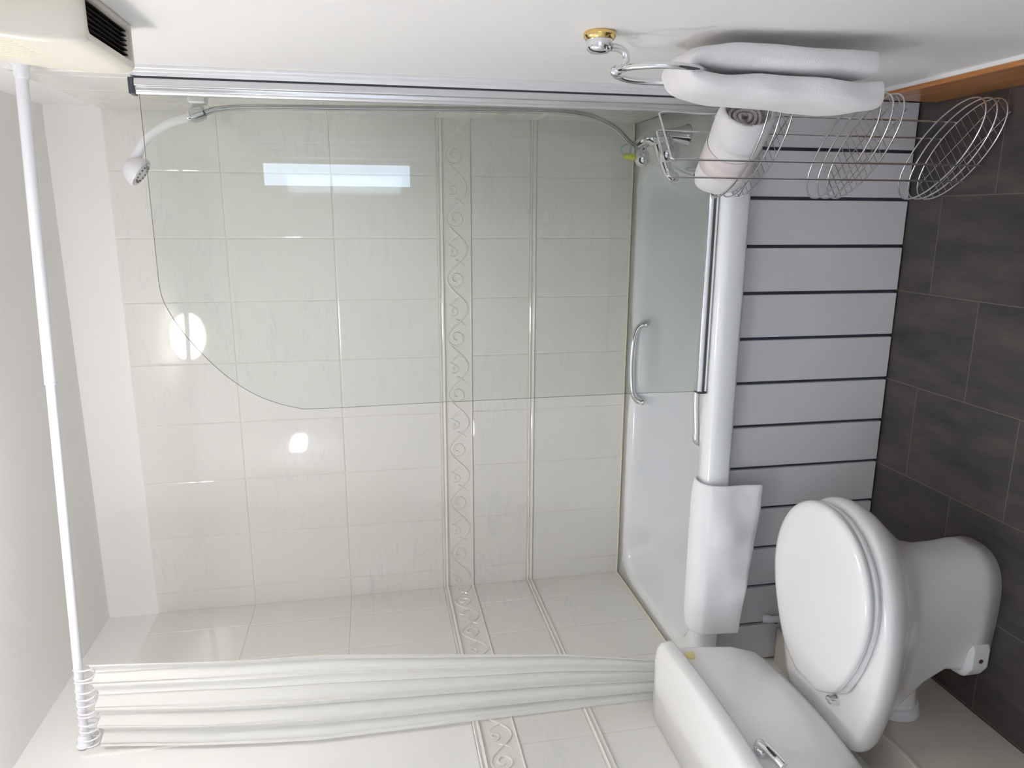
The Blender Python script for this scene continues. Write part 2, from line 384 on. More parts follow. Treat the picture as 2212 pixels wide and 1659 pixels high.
def shape(x0, x1, y0, y1, r, z, bump=0.):
    c = resamp(rr(x0, x1, y0, y1, r, z, 12))
    out = []
    for p in c:
        q = Vector(p)
        for xc, wd in ((-.80, .20),):
            f = max(0, 1-abs(q.x-xc)/wd); f = f*f*(3-2*f); f = min(1, f*1.6)
            if q.y > (y0+y1)/2: q.y -= bump*f*(1 if abs(q.y-y1) < .02 else 0)
            else: q.y += bump*.4*f*(1 if abs(q.y-y0) < .02 else 0)
        out.append(tuple(q))
    # start at the point nearest angle 0 for even lofts
    return out
rings = [shape(xa, xb, ya+.035, yb, .004, .50), shape(xa, xb, ya+.004, yb, .004, .50), shape(xa, xb, ya, yb, .004, .508), shape(xa, xb, ya, yb, .004, ZR-.022),
         shape(xa, xb, ya+.004, yb, .005, ZR-.010), shape(xa, xb, ya+.012, yb, .006, ZR-.003), shape(xa, xb, ya+.022, yb, .008, ZR),
         shape(xa+.055, xb-.135, ya+.050, yb-.072, .09, ZR+.001, .018), shape(xa+.062, xb-.142, ya+.056, yb-.079, .09, ZR-.004, .022),
         shape(xa+.066, xb-.146, ya+.060, yb-.084, .09, ZR-.016, .024), shape(xa+.075, xb-.150, ya+.064, yb-.088, .10, ZR-.045, .022),
         shape(xa+.085, xb-.154, ya+.068, yb-.092, .10, ZR-.075, .006), shape(xa+.11, xb-.160, ya+.072, yb-.096, .11, ZR-.10, .0),
         shape(xa+.22, xb-.185, ya+.095, yb-.115, .12, .30), shape(xa+.30, xb-.21, ya+.12, yb-.14, .13, .22), shape(xa+.36, xb-.25, ya+.16, yb-.18, .12, .19), shape(xa+.42, xb-.30, ya+.22, yb-.24, .08, .185)]
obj('tub_shell', MB().loft(rings, False, True), M['acryl'], bath, auto=False)
# slatted front panel
pn = MB(); W_ = .126; S0 = -.262+.126*1
pn.box((-L+T+.004, PY+.012, 0.002), (-T-.004, PY+.030, .499), 0)
panel = obj('bath_panel', pn, M['gap'], bath, smooth=False)
xs = [-T-.004]+[S0-W_*k for k in range(0, 12)]+[-L+T+.004]
for k in range(len(xs)-1):
    a = xs[k]-(.0045 if k else 0); b = xs[k+1]+.0045
    if b > a-.01: continue
    o = obj('board', MB().box((b, PY, .004), (a, PY+.013, .4985)), M['board'], panel, bevel=.0018, seg=2)
# twin grab handles
def grab(y, sg, dz=0):
    mb = MB()
    pts = crom([(-.672, y-sg*.004, ZR-.018), (-.684, y-sg*.0, ZR-.002), (-.72, y, ZR+.012-dz), (-.81, y, ZR+.018-dz), (-.90, y, ZR+.012-dz), (-.934, y, ZR-.002), (-.946, y-sg*.004, ZR-.018)], 8)
    n = len(pts); mb.tube(pts, [.0115-.0015*sin(pi*i/(n-1)) for i in range(n)], 14)
    for x in (-.671, -.947): mb.lathe((x, y-sg*.004, ZR-.03), (0, 0, 1), [(.013, 0), (.014, .004), (.010, .012)], 18)
    return mb
obj('grab_handle', grab(yb-.105, 1), M['chrome'], bath)
obj('grab_handle', grab(ya+.082, -1, .012), M['chrome'], bath)
mb = MB(); mb.lathe((-.168, -.35, .50), (-1, 0, .05), [(.002, -.002), (.030, 0), (.032, .004), (.026, .009), (.01, .011), (.001, .011)], 28)
ov = obj('overflow', mb, M['chromed'], bath)
# plug and chain
pl = thing('bath_plug', 'dark grey rubber bath plug on a chain at the tap end', 'plug', (-.175, -.35, .47))
mb = MB(); mb.lathe((-.188, -.335, .475), (-.92, -.1, .35), [(.002, 0), (.021, 0), (.024, .006), (.022, .012), (.008, .014), (.001, .014)], 24)
obj('stopper', mb, M['rubber'], pl)
mb = MB(); ch = crom([(-.125, -.33, .60), (-.150, -.325, .578), (-.176, -.33, .54), (-.193, -.335, .492)], 8)
mb.tube(ch, .0012, 6)
for p in ch[::2]: mb.lathe(p, (0, 0, 1), [(.0003, -.002), (.002, -.001), (.002, .001), (.0003, .002)], 8)
obj('chain', mb, M['chromed'], pl)
# ---------------------------------------------------------------- bath shower mixer
mx = thing('shower_mixer', 'chrome bath shower mixer on the tap end of the bath', 'tap', (-.09, -.35, ZR))
bz = ZR+.062
mb = MB()
mb.tube([(-.088, -.262, bz), (-.088, -.30, bz), (-.088, -.42, bz), (-.088, -.452, bz)], [.017, .019, .019, .017], 20)
mb.lathe((-.088, -.357, bz), (0, 0, 1), [(.001, -.02), (.022, -.018), (.024, 0), (.022, .018), (.014, .026), (.012, .036), (.001, .038)], 20)
obj('body', mb, M['chrome'], mx)
for y in (-.275, -.440):
    mb = MB(); mb.lathe((-.086, y, ZR), (0, 0, 1), [(.030, .0), (.031, .004), (.027, .010), (.020, .034), (.015, .055), (.0145, .066)], 24)
    obj('shank', mb, M['chrome'], mx)
for y in (-.262, -.452):
    mb = MB(); mb.lathe((-.096, y, bz), (-1, 0, .12), [(.011, 0), (.011, .016), (.018, .022), (.023, .034), (.0225, .052), (.015, .064), (.001, .068)], 20)
    obj('tap_handle', mb, M['chrome'], mx)
mb = MB(); sp_ = crom([(-.092, -.357, bz-.004), (-.12, -.362, bz-.012), (-.155, -.366, bz-.026), (-.185, -.370, bz-.038), (-.200, -.372, bz-.050)], 8)
mb.tube(sp_, [.0175-.002*i/len(sp_) for i in range(len(sp_))], 18)
mb.lathe((-.200, -.372, bz-.046), (0, 0, -1), [(.008, 0), (.0165, .002), (.0165, .016), (.012, .020), (.011, .014), (.001, .012)], 20)
obj('spout', mb, M['chrome'], mx)
mb = MB(); mb.lathe((-.088, -.357, bz+.034), (-.55, .35, .6), [(.009, 0), (.012, .006), (.012, .016), (.009, .03), (.001, .031)], 18)
obj('diverter', mb, M['chrome'], mx)
# yellow sponge with cord by the mixer
sg = thing('shower_sponge', 'small yellow-green sponge with pale blue cord behind the bath tap', 'sponge', (-.128, -.225, ZR))
mb = MB(); mb.lathe((-.135, -.245, ZR+.066), (.1, 0, 1), [(.001, 0), (.008, .003), (.0095, .02), (.009, .046), (.005, .055), (.001, .056)], 16)
obj('sponge_pad', mb, M['yellow'], sg)
mb = MB(); mb.tube(crom([(-.128, -.245, ZR+.118), (-.112, -.246, ZR+.132), (-.100, -.25, ZR+.12), (-.092, -.262, ZR+.094), (-.104, -.25, ZR+.10), (-.122, -.244, ZR+.10)], 6), .0035, 8)
obj('cord', mb, M['blue'], sg)
# ---------------------------------------------------------------- shower head, holder and hose
hb = thing('shower_holder', 'grey wall bracket holding the hand shower', 'shower bracket', (-.004, -.36, 1.885))
mb = MB(); mb.box((-.034, -.378, 1.866), (-T, -.342, 1.912)); obj('wall_plate', mb, M['alu'], hb, bevel=.006)
mb = MB(); mb.lathe((-.052, -.36, 1.874), (-.32, 0, .95), [(.011, 0), (.018, .003), (.020, .02), (.019, .034), (.013, .038)], 24); mb.box((-.05, -.370, 1.876), (-.030, -.350, 1.902))
obj('cradle', mb, M['chromed'], hb)
sh = thing('hand_shower', 'white hand shower head held in the wall bracket', 'shower head', (-.06, -.36, 1.88))
hp = crom([(-.0655, -.36, 1.916), (-.078, -.36, 1.955), (-.098, -.36, 1.993), (-.124, -.36, 2.024), (-.158, -.36, 2.046), (-.187, -.36, 2.058)], 8)
n = len(hp); mb = MB(); mb.tube(hp, [.0125-.002*sin(pi*i/n)+.005*max(0, i/n-.7)*3 for i in range(n)], 20)
obj('handle', mb, M['plast'], sh)
hc = Vector((-.2035, -.36, 2.050)); ha = Vector((-.60, 0, -.80)).normalized()
mb = MB(); mb.lathe(hc, ha, [(.001, -.036), (.016, -.034), (.028, -.024), (.036, -.008), (.039, .004), (.037, .009), (.030, .009)], 32)
obj('head_shell', mb, M['plast'], sh)
mb = MB(); mb.lathe(hc, ha, [(.001, .0085), (.034, .009), (.034, .012), (.026, .0125), (.022, .010), (.016, .013), (.001, .0135)], 32)
face = obj('spray_face', mb, M['chromed'], sh)
mb = MB()
u_ = ha.orthogonal().normalized(); v_ = ha.cross(u_)
for k in range(14):
    a = 2*pi*k/14; c_ = hc+ha*.011+(u_*cos(a)+v_*sin(a))*.024
    mb.lathe(c_, ha, [(.0028, 0), (.0022, .003), (.0005, .0032)], 8)
obj('nozzle_ring', mb, M['rubber'], face)
mb = MB(); mb.lathe((-.0575, -.36, 1.888), (-.26, 0, .97), [(.009, 0), (.0145, .004), (.0148, .028), (.013, .032)], 22)
obj('collar', mb, M['chrome'], sh)
mb = MB(); hq = crom([(-.054, -.36, 1.872), (-.044, -.358, 1.84), (-.036, -.355, 1.75), (-.031, -.352, 1.5), (-.024, -.350, 1.2), (-.020, -.350, 1.0), (-.022, -.350, .90), (-.034, -.348, .82), (-.062, -.344, .755), (-.094, -.337, .715), (-.108, -.332, .690)], 60)
mb.tube(hq, [.0072+(.0011 if i % 2 else 0) for i in range(len(hq))], 10)
tag(obj('shower_hose', mb, M['chromed'], auto=False), 'ribbed chrome hose running from hand shower down to the tap', 'hose')
# ---------------------------------------------------------------- shower screen
YS = -.655
sc = thing('shower_screen', 'clear glass bath screen with curved top corner and aluminium wall profile', 'shower screen', (-.03, YS, ZR))
def prof(mb, pts, z0, z1): mb.loft([[(x, y, z) for x, y in pts] for z in (z0, z1)], True, True)
mb = MB(); prof(mb, [(0, YS-.028), (-.006, YS-.028), (-.010, YS-.024), (-.012, YS-.016), (-.020, YS-.015), (-.022, YS+.012), (0, YS+.014)], .5745, 1.962)
obj('wall_channel', mb, M['alu'], sc, bevel=.001, seg=2)
mb = MB(); prof(mb, [(-.0245, YS-.014), (-.032, YS-.018), (-.040, YS-.018), (-.043, YS-.013), (-.050, YS-.013), (-.053, YS-.009), (-.057, YS-.007), (-.057, YS+.010), (-.0245, YS+.012)], .583, 1.955)
obj('hinge_profile', mb, M['alus'], sc, bevel=.001, seg=2)
for z0, z1 in ((1.955, 1.966), (.5735, .583)):
    mb = MB(); prof(mb, [(-.0235, YS-.020), (-.058, YS-.020), (-.059, YS+.012), (-.0235, YS+.014)], z0, z1)
    obj('end_cap', mb, M['black'], sc, bevel=.002, seg=2)
mb = MB(); mb.box((-.0245, YS-.012, .583), (-.0215, YS+.008, 1.955)); obj('gasket', mb, M['black'], sc, smooth=False)
out = [(-.055, .600), (-.779, .600)]
cur = [(-.777, .80), (-.779, 1.30), (-.782, 1.607), (-.776, 1.665), (-.757, 1.722), (-.731, 1.770), (-.695, 1.815), (-.655, 1.853), (-.610, 1.889), (-.575, 1.912), (-.540, 1.931), (-.500, 1.946), (-.455, 1.950)]
cc = crom([(a, 0, b) for a, b in cur], 5)
out += [(p.x, p.z) for p in cc]+[(-.055, 1.950)]
out = [(max(p[0], -.782), p[1]) for p in out]
front = [(x, YS-.0025, z) for x, z in out]; back = [(x, YS+.0025, z) for x, z in out]; n = len(out)
mb = MB(); mb.add(front+back, [tuple(range(n)), tuple(reversed(range(n, 2*n)))], 0)
mb.add(front+back, [(i, (i+1) % n, n+(i+1) % n, n+i) for i in range(n)], 1)
obj('glass_pane', mb, [M['glass'], M['edge']], sc, smooth=False)
mb = MB(); prof2 = [(YS-.011, .577), (YS-.014, .588), (YS-.014, .594), (YS-.010, .603), (YS+.010, .603), (YS+.014, .594), (YS+.013, .582), (YS+.010, .577)]
mb.loft([[(x, y, z) for y, z in prof2] for x in (-.058, -.778)], True, True)
rail = obj('bottom_rail', mb, M['chrome'], sc, bevel=.0015, seg=2)
mb = MB(); mb.loft([[(x, YS+(y-YS)*1.12, z-.0008) for y, z in prof2] for x in (-.778, -.783)], True, True); obj('rail_cap', mb, M['black'], rail)
mb = MB(); mb.box((-.77, YS-.003, ZR+.001), (-.06, YS+.003, .577)); obj('seal_strip', mb, M['seal'], rail, smooth=False)
# ---------------------------------------------------------------- curtain rod, rings, curtain
def rodp(x): return Vector((x, -.66, 2.176+(-x/L)*.066))
rd = thing('curtain_rod', 'white telescopic shower curtain rod spanning wall to wall', 'curtain rod', (-L/2, -.66, 2.2))
mb = MB(); mb.tube([rodp(-.012), rodp(-.69)], .0125, 20); obj('outer_tube', mb, M['rod'], rd)
mb = MB(); mb.tube([rodp(-.685), rodp(-L+.012)], .0105, 20); obj('inner_tube', mb, M['rod'], rd)
mb = MB(); mb.lathe(rodp(-.690), (-1, 0, .04), [(.0105, 0), (.0130, .0005), (.0130, .005), (.0107, .006)], 20); obj('joint_ring', mb, M['rod'], rd)
mb = MB(); mb.lathe(rodp(-.0005), (-1, 0, 0), [(.001, 0), (.021, 0), (.021, .004), (.016, .010), (.0155, .030), (.0127, .034)], 24); obj('end_fitting', mb, M['rod'], rd)
mb = MB(); mb.lathe(rodp(-L+T+.001), (1, 0, 0), [(.001, 0), (.021, 0), (.021, .004), (.016, .010), (.0155, .026), (.0107, .03)], 24); obj('end_fitting', mb, M['rod'], rd)
rx = [-1.432+(-.0192)*k+random.uniform(-.003, .003) for k in range(12)]
mb = MB(); n = 20; mb.tube([(0, .0185*cos(2*pi*i/n), .0235*sin(2*pi*i/n)) for i in range(n)], .0022, 8, closed=True)
rme = mb.mesh('curtain_ring', M['plast'])
for k, x in enumerate(rx):
    o = bpy.data.objects.new('curtain_ring', rme); COL.objects.link(o)
    p = rodp(x); o.location = (x, p.y, p.z-.0135); o.rotation_euler = (random.uniform(-.1, .1), 0, random.uniform(-.3, .3))
    tag(o, 'white plastic ring on the rod holding up the white shower curtain', 'curtain ring', 'white rings on the curtain rod')
# curtain sheet: bunched folds from the rod to just above the boxing
cme = MB(); NU, NV = 300, 60; top, bot = 2.186, .60
def cpt(u, v):
    # u 0..1 across, v 0..1 top to bottom
    z = top+(bot-top)*v
    g = 1.0-.0*v
    # extent of the bunch at this height (x right -> left)
    keys = [(2.19, -1.398, -1.640), (1.97, -1.404, -1.644), (1.63, -1.422, -1.644), (1.25, -1.470, -1.642), (1.0, -1.50, -1.643), (.71, -1.555, -1.643), (.30, -1.565, -1.643)]
    for (za, a0, a1), (zb, b0, b1) in zip(keys, keys[1:]):
        if z >= zb-1e-6: f = (za-z)/(za-zb); x0 = a0+(b0-a0)*f; x1 = a1+(b1-a1)*f; break
    else: x0, x1 = keys[-1][1:]
    ph = 2*pi*(4.2*u)+.55*sin(2*pi*u*1.5+1.6*v)+.9*v*sin(4*u+1)+1.2
    amp = .034*min(1, .72+.28*max(0, (z-.7)/.4))*(1-.25*sin(pi*v))*(0.75+.35*sin(9*u+2))
    amp *= min(1, .35+v*4)
    yb_ = -.690-.014*(1-u)*0-(.052*u)*min(1, v*3) - .012*min(1, v*4)
    x = x0+(x1-x0)*(u+.018*sin(ph*2))
    y = yb_-amp*(.5+.5*sin(ph))-.004*sin(3*ph+4*v)+.003*noise.noise(Vector((u*14, v*3, 0)))
    if z < ZR+.05: y = min(y, YF-.006)
    if z < .9: y = max(y, -.778)
    return (x, y, z+.006*sin(ph)*(v < .02))
vs = [cpt(i/NU, j/NV) for j in range(NV+1) for i in range(NU+1)]
fs = [(j*(NU+1)+i, j*(NU+1)+i+1, (j+1)*(NU+1)+i+1, (j+1)*(NU+1)+i) for j in range(NV) for i in range(NU)]
cme.add(vs, fs)
cu = obj('shower_curtain', cme, M['curtain'], auto=False)
uvl = cu.data.uv_layers.new(name='UVMap')
for lp in cu.data.loops:
    c = cu.data.vertices[lp.vertex_index].co
    idx = lp.vertex_index; uvl.data[lp.index].uv = ((idx % (NU+1))/NU*1.1, (c.z)/1.7)
tag(cu, 'white waffle-weave shower curtain bunched at the left end of the rod', 'shower curtain')
# ---------------------------------------------------------------- toilet
TY = -1.036
wc = thing('toilet', 'white toilet with closed oval lid and low cistern against the left wall', 'toilet', (-1.25, TY, 0))
def wsh(s, fr=.52, bw=.7, p=2.2):
    """half width 0..1 along s 0 (back) .. 1 (front)"""
    if s > fr:
        q = (s-fr)/(1-fr); return max(0, 1-q**p)**(1/p)
    q = (fr-s)/fr; return 1-(1-bw)*q*q*(3-2*q)*.999 if False else 1-(1-bw)*(q**1.8)
def outline(xb, xf, hw, z, yc=TY, fr=.52, bw=.7, p=2.2, n=36, rb=.06):
    side = []
    for i in range(n+1):
        s = .5-.5*cos(pi*i/n)
        h = wsh(s, fr, bw, p)
        if s < rb: h *= sqrt(max(0, 1-((rb-s)/rb)**2*.75)) if rb > 0 else 1
        side.append((xb+(xf-xb)*s, h*hw))
    pts = [(x, yc-h, z) for x, h in side]+[(x, yc+h, z) for x, h in reversed(side[1:-1])]
    pts.insert(0, (xb, yc+side[0][1], z))
    return pts
secs = [outline(-1.43, -1.100, .094, .0, TY+.008, .62, .85, 2.6), outline(-1.428, -1.101, .094, .045, TY+.008, .62, .85, 2.6), outline(-1.42, -1.102, .093, .065, TY+.006, .62, .78, 2.6),
        outline(-1.42, -1.103, .091, .10, TY+.004, .62, .66, 2.6), outline(-1.45, -1.100, .092, .16, TY, .62, .64, 2.5), outline(-1.50, -1.085, .100, .22, TY, .60, .64, 2.4),
        outline(-1.53, -1.055, .118, .26, TY, .58, .64, 2.3), outline(-1.55, -1.018, .152, .30, TY, .55, .68, 2.2), outline(-1.556, -.985, .184, .335, TY, .52, .70, 2.15),
        outline(-1.560, -.968, .199, .362, TY, .52, .70, 2.1), outline(-1.560, -.966, .202, .38, TY, .52, .70, 2.1), outline(-1.559, -.970, .199, .393, TY, .52, .70, 2.1), outline(-1.556, -.979, .191, .400, TY, .52, .70, 2.1), outline(-1.54, -1.0, .17, .402, TY, .52, .70, 2.1)]
pan = obj('pan', MB().loft(secs, True, True), M['ceramic'], wc, auto=False)
# foot flange with screw hole
mb = MB(); fl_ = []
for z, e in ((0, 0), (.05, 0), (.062, -.006)):
    fl_.append([(x, y, z) for x, y in ((-1.438-e, TY-.02), (-1.430-e, TY-.068-e), (-1.395, TY-.088-e), (-1.345, TY-.088-e), (-1.315+e, TY-.070-e), (-1.310+e, TY-.02))])
mb.loft(fl_, True, True); fo = obj('foot_flange', mb, M['ceramic'], wc, bevel=.014, seg=5)
mb = MB(); mb.lathe((-1.375, TY-.0885, .030), (0, -1, 0), [(.0005, 0), (.0058, .0), (.0058, .0012), (.0005, .0013)], 14); obj('screw_hole', mb, M['sframe'], fo)
# outlet and connector collar
mb = MB(); mb.tube(crom([(-1.40, TY+.004, .20), (-1.47, TY+.002, .195), (-1.519, TY, .190)], 6), [.056]*13, 24); obj('outlet', mb, M['ceramic'], wc)
mb = MB(); mb.lathe((-1.5405, TY, .190), (1, 0, 0), [(.02, 0), (.066, .0), (.067, .006), (.063, .012), (.062, .024), (.057, .026)], 30); obj('outlet_collar', mb, M['plast'], wc)
# seat ring and lid
def slab(zs, xb, xf, hw, fr, bw, p, rb=.10):
    return [outline(xb-e, xf+e, hw+e, z, TY+.004, fr, bw, p, 40, rb) for z, e in zs]
obj('seat', MB().loft(slab([(.4025, -.008), (.404, -.003), (.410, 0), (.416, -.001), (.419, -.006)], -1.435, -.976, .186, .56, .50, 2.05), True, True), M['seat'], wc, auto=False)
obj('seat_lid', MB().loft(slab([(.4215, -.008), (.423, -.003), (.430, 0), (.437, -.002), (.442, -.008), (.445, -.020), (.4475, -.05), (.449, -.10)], -1.441, -.973, .188, .56, .42, 2.05, .12), True, True), M['seat'], wc, auto=False)
for dy in (-.068, .068):
    mb = MB(); mb.lathe((-1.446, TY+dy, .401), (0, 0, 1), [(.012, 0), (.013, .004), (.010, .012), (.009, .022), (.001, .024)], 18); mb.tube([(-1.446, TY+dy-.012, .418), (-1.446, TY+dy+.012, .418)], .007, 12)
    obj('hinge', mb, M['chrome'], wc)
# cistern
CY0, CY1 = -.800, -1.315
def cis(z, xf, e, y0=CY0, y1=CY1, bow=.012):
    pts = [(-L+.0075, y0-e-.004, z)]; n = 14
    r = .035
    for i in range(n+1):
        a = pi/2*(i/n); pts.append((xf-e-r+r*sin(a), y0-e-r+r*cos(a), z))
    for i in range(1, 12):
        f = i/12; yy = y0-e-r+(y1+e+r-(y0-e-r))*f; pts.append((xf-e+bow*sin(pi*f), yy, z))
    for i in range(n+1):
        a = pi/2*(i/n); pts.append((xf-e-r+r*cos(a), y1+e+r-r*sin(a), z))
    pts.append((-L+.0075, y1+e+.004, z)); return pts
rg = [cis(.404, -1.53, .05), cis(.408, -1.515, .035), cis(.42, -1.50, .022), cis(.44, -1.487, .010), cis(.47, -1.475, .003), cis(.53, -1.465, 0), cis(.62, -1.455, 0), cis(.700, -1.450, 0)]
# hull with rounded lower corners
def squeeze(r, z):
    k = max(0, (.52-z)/.12); return [(x, (CY0+CY1)/2+(y-(CY0+CY1)/2)*(1-.22*k*k), zz) for x, y, zz in r]
rg = [squeeze(r, r[0][2]) for r in rg]
obj('cistern', MB().loft(rg, True, True), M['ceramic'], wc, auto=False)
lg = [cis(.7005, -1.432, .006), cis(.703, -1.428, .001), cis(.712, -1.425, 0), cis(.735, -1.428, .001), cis(.744, -1.434, .006), cis(.750, -1.444, .016), cis(.753, -1.47, .04)]
obj('cistern_lid', MB().loft(lg, True, True), M['ceramic'], wc, auto=False)
mb = MB(); mb.lathe((-1.446, -1.237, 0.679), (1, 0, 0), [(.013, 0), (.015, .004), (.013, .014), (.008, .018)], 20)
mb.tube(crom([(-1.432, -1.228, 0.680), (-1.420, -1.240, 0.680), (-1.416, -1.264, 0.677), (-1.416, -1.294, 0.672), (-1.420, -1.310, 0.668)], 6), [.008]*4+[.010]*21, 14)
obj('flush_lever', mb, M['chrome'], wc)
mb = MB(); mb.lathe((-1.4485, -.872, .676), (1, 0, 0), [(.001, 0), (.013, 0), (.014, .005), (.010, .010), (.001, .011)], 18)
obj('yellow_disc', mb, M['yel2'], wc)['label'] = 'small yellow plastic disc'
# white lever on the panel end
vl = thing('valve_lever', 'small white plastic valve lever beside the bath panel behind the toilet', 'valve', (-1.50, PY-.02, .30))
mb = MB(); mb.tube(crom([(-1.495, PY-.018, .342), (-1.495, PY-.026, .325), (-1.495, PY-.03, .305), (-1.495, PY-.03, .285)], 5), [.012]*6+[.010]*10, 12); obj('lever', mb, M['plast'], vl)
mb = MB(); mb.lathe((-1.507, PY-.002, .300), (0, -1, 0), [(.009, 0), (.009, .02), (.006, .026), (.001, .026)], 14); obj('valve_stem', mb, M['rubber'], vl)
# ---------------------------------------------------------------- bath mat folded over the rim
mb = MB(); NU, NV = 60, 46
def mt(u, v, d):
    x = -1.030+(-1.490+1.030)*u-.012*v
    # path over the rim: in the bath, over the top, down the front
    path = [(-.618, ZR-.060), (-.624, ZR-.020), (-.640, ZR+.004), (-.652, ZR+.0105), (-.675, ZR+.011), (-.693, ZR+.004), (-.704, ZR-.012), (-.708, ZR-.04), (-.708, ZR-.08), (-.708, ZR-.12), (-.708, .41+.045*max(0, u-.15))]
    k = v*(len(path)-1); i = min(int(k), len(path)-2); f = k-i
    p = Vector((0, *path[i])).lerp(Vector((0, *path[i+1])), f)
    a = Vector((0, *path[max(i-1, 0)])); b = Vector((0, *path[min(i+2, len(path)-1)])); t_ = (b-a).normalized(); nrm = Vector((0, t_.z, -t_.y)) * -1
    if nrm.z < 0 and v < .6: nrm = -nrm
    if v >= .6: nrm = Vector((0, -1, 0))*.8+Vector((0, 0, .0)) if v > .7 else Vector((0, -.9, .3))
    th = .011*(1-abs(2*u-1)**8*.7)*(1-max(0, (v-.93)/.07)**2*.8)
    wv = (.013*noise.noise(Vector((u*5, v*4, 3)))+.010*noise.noise(Vector((u*2.2-v*1.5, v*2, 9))))*min(1, max(0, (v-.55)*4)) + .0045*sin(u*7+v*9)*max(0, v-.7)
    q = p+nrm.normalized()*((th+max(-.006, wv)+.002) if d else .0)
    return (x, q.y, q.z-.008*sin(u*6)*max(0, v-.85))
for d in (0, 1): mb.v += [mt(i/NU, j/NV, d) for j in range(NV+1) for i in range(NU+1)]
o0 = (NU+1)*(NV+1)
for j in range(NV):
    for i in range(NU):
        a = j*(NU+1)+i; mb.f += [(a, a+1, a+NU+2, a+NU+1), (o0+a, o0+a+NU+1, o0+a+NU+2, o0+a+1)]
for j in range(NV):
    for i in (0, NU): a = j*(NU+1)+i; mb.f.append((a, a+NU+1, o0+a+NU+1, o0+a))
for i in range(NU):
    for j in (0, NV): a = j*(NU+1)+i; mb.f.append((a, a+1, o0+a+1, o0+a))
mb.mi = [0]*len(mb.f)
tag(obj('bath_mat', mb, M['towelm'], auto=False, subsurf=1), 'white towelling bath mat folded over the bath rim above the toilet', 'bath mat')
# ---------------------------------------------------------------- towel ring and hand towel
RY = -1.155; RX = -.062
tr = thing('towel_ring', 'chrome towel ring on a gold-edged wall mount', 'towel ring', (0, RY, 1.06))
mb = MB(); mb.lathe((0, RY, 1.062), (-1, 0, 0), [(.001, 0), (.026, 0), (.0285, .003), (.0285, .008), (.025, .013), (.023, .014)], 36); obj('wall_rose', mb, M['gold'], tr)
mb = MB(); mb.lathe((0, RY, 1.062), (-1, 0, 0), [(.023, .013), (.0225, .025), (.021, .030), (.015, .034), (.001, .036)], 36); obj('boss', mb, M['chrome'], tr)
mb = MB(); arm = crom([(-.024, RY, 1.040), (-.025, RY, 1.028), (-.032, RY, 1.015), (-.046, RY, 1.012), (-.056, RY, 1.019), (RX, RY, 1.028)], 7)
mb.tube(arm, [.0068-.0015*i/len(arm) for i in range(len(arm))], 16)
mb.lathe((RX, RY, 1.030), (-.2, 0, 1), [(.001, -.011), (.007, -.008), (.0105, 0), (.007, .008), (.001, .011)], 18); obj('arm', mb, M['chrome'], tr)
mb = MB(); rc = (RY, .948); rad = .080
mb.tube([(RX-.004*(1-cos(2*pi*i/60))*.5, rc[0]+rad*.95*sin(2*pi*i/60), rc[1]+rad*cos(2*pi*i/60)) for i in range(60)], .0058, 14, closed=True); obj('ring', mb, M['chrome'], tr)
# towel threaded through the ring: path in x-z, thick, folded
mb = MB()
tp = [(-.048, .585), (-.046, .64), (-.043, .71), (-.038, .79), (-.037, .85), (-.042, .895), (-.054, .912), (-.068, .912), (-.081, .893), (-.087, .85), (-.089, .79), (-.092, .72), (-.097, .65), (-.099, .60), (-.095, .568)]
tpc = crom([(a, 0, b) for a, b in tp], 7); n = len(tpc); rings = []
for i, p in enumerate(tpc):
    f = i/(n-1); a = tpc[max(i-1, 0)]; b = tpc[min(i+1, n-1)]; t_ = (b-a).normalized(); nr = Vector((-t_.z, 0, t_.x))
    g = abs(2*f-1)       # 0 at the ring, 1 at the hems
    hw = .062+.020*min(1, g*1.35)**.8; th = (.012+.0115*min(1, g*2.2))*(1.0 if f > .5 else .92)
    if f < .5: th = min(th, max(.008, -p.x-.010))
    ring = []; m = 48
    for j in range(m):
        an = 2*pi*j/m; cx, sx = cos(an), sin(an)
        ex = abs(cx)**.55*(1 if cx > 0 else -1); ey = abs(sx)**.7*(1 if sx > 0 else -1)
        nz = .0035*noise.noise(Vector((p.z*14, an*1.1, f*3)))+.006*noise.noise(Vector((p.z*4+7, an*.7, 2)))*g
        fold = .004*sin(ex*9+f*4)*(1-g*.6)
        off = ey*(th+nz)+fold*(.4 if abs(ey) > .3 else .2)
        yy = RY-.012*g+ex*(hw+nz*1.5)+.008*sin(p.z*16)*g
        q = p+nr*off; ring.append((min(q.x, -.004), yy, q.z+(.010*sin(ex*3+1) if g > .93 else 0)))
    rings.append(ring)
mb.loft(rings, True, True)
tag(obj('hand_towel', mb, M['towel'], auto=False, subsurf=1), 'white hand towel hanging through the chrome towel ring', 'towel')
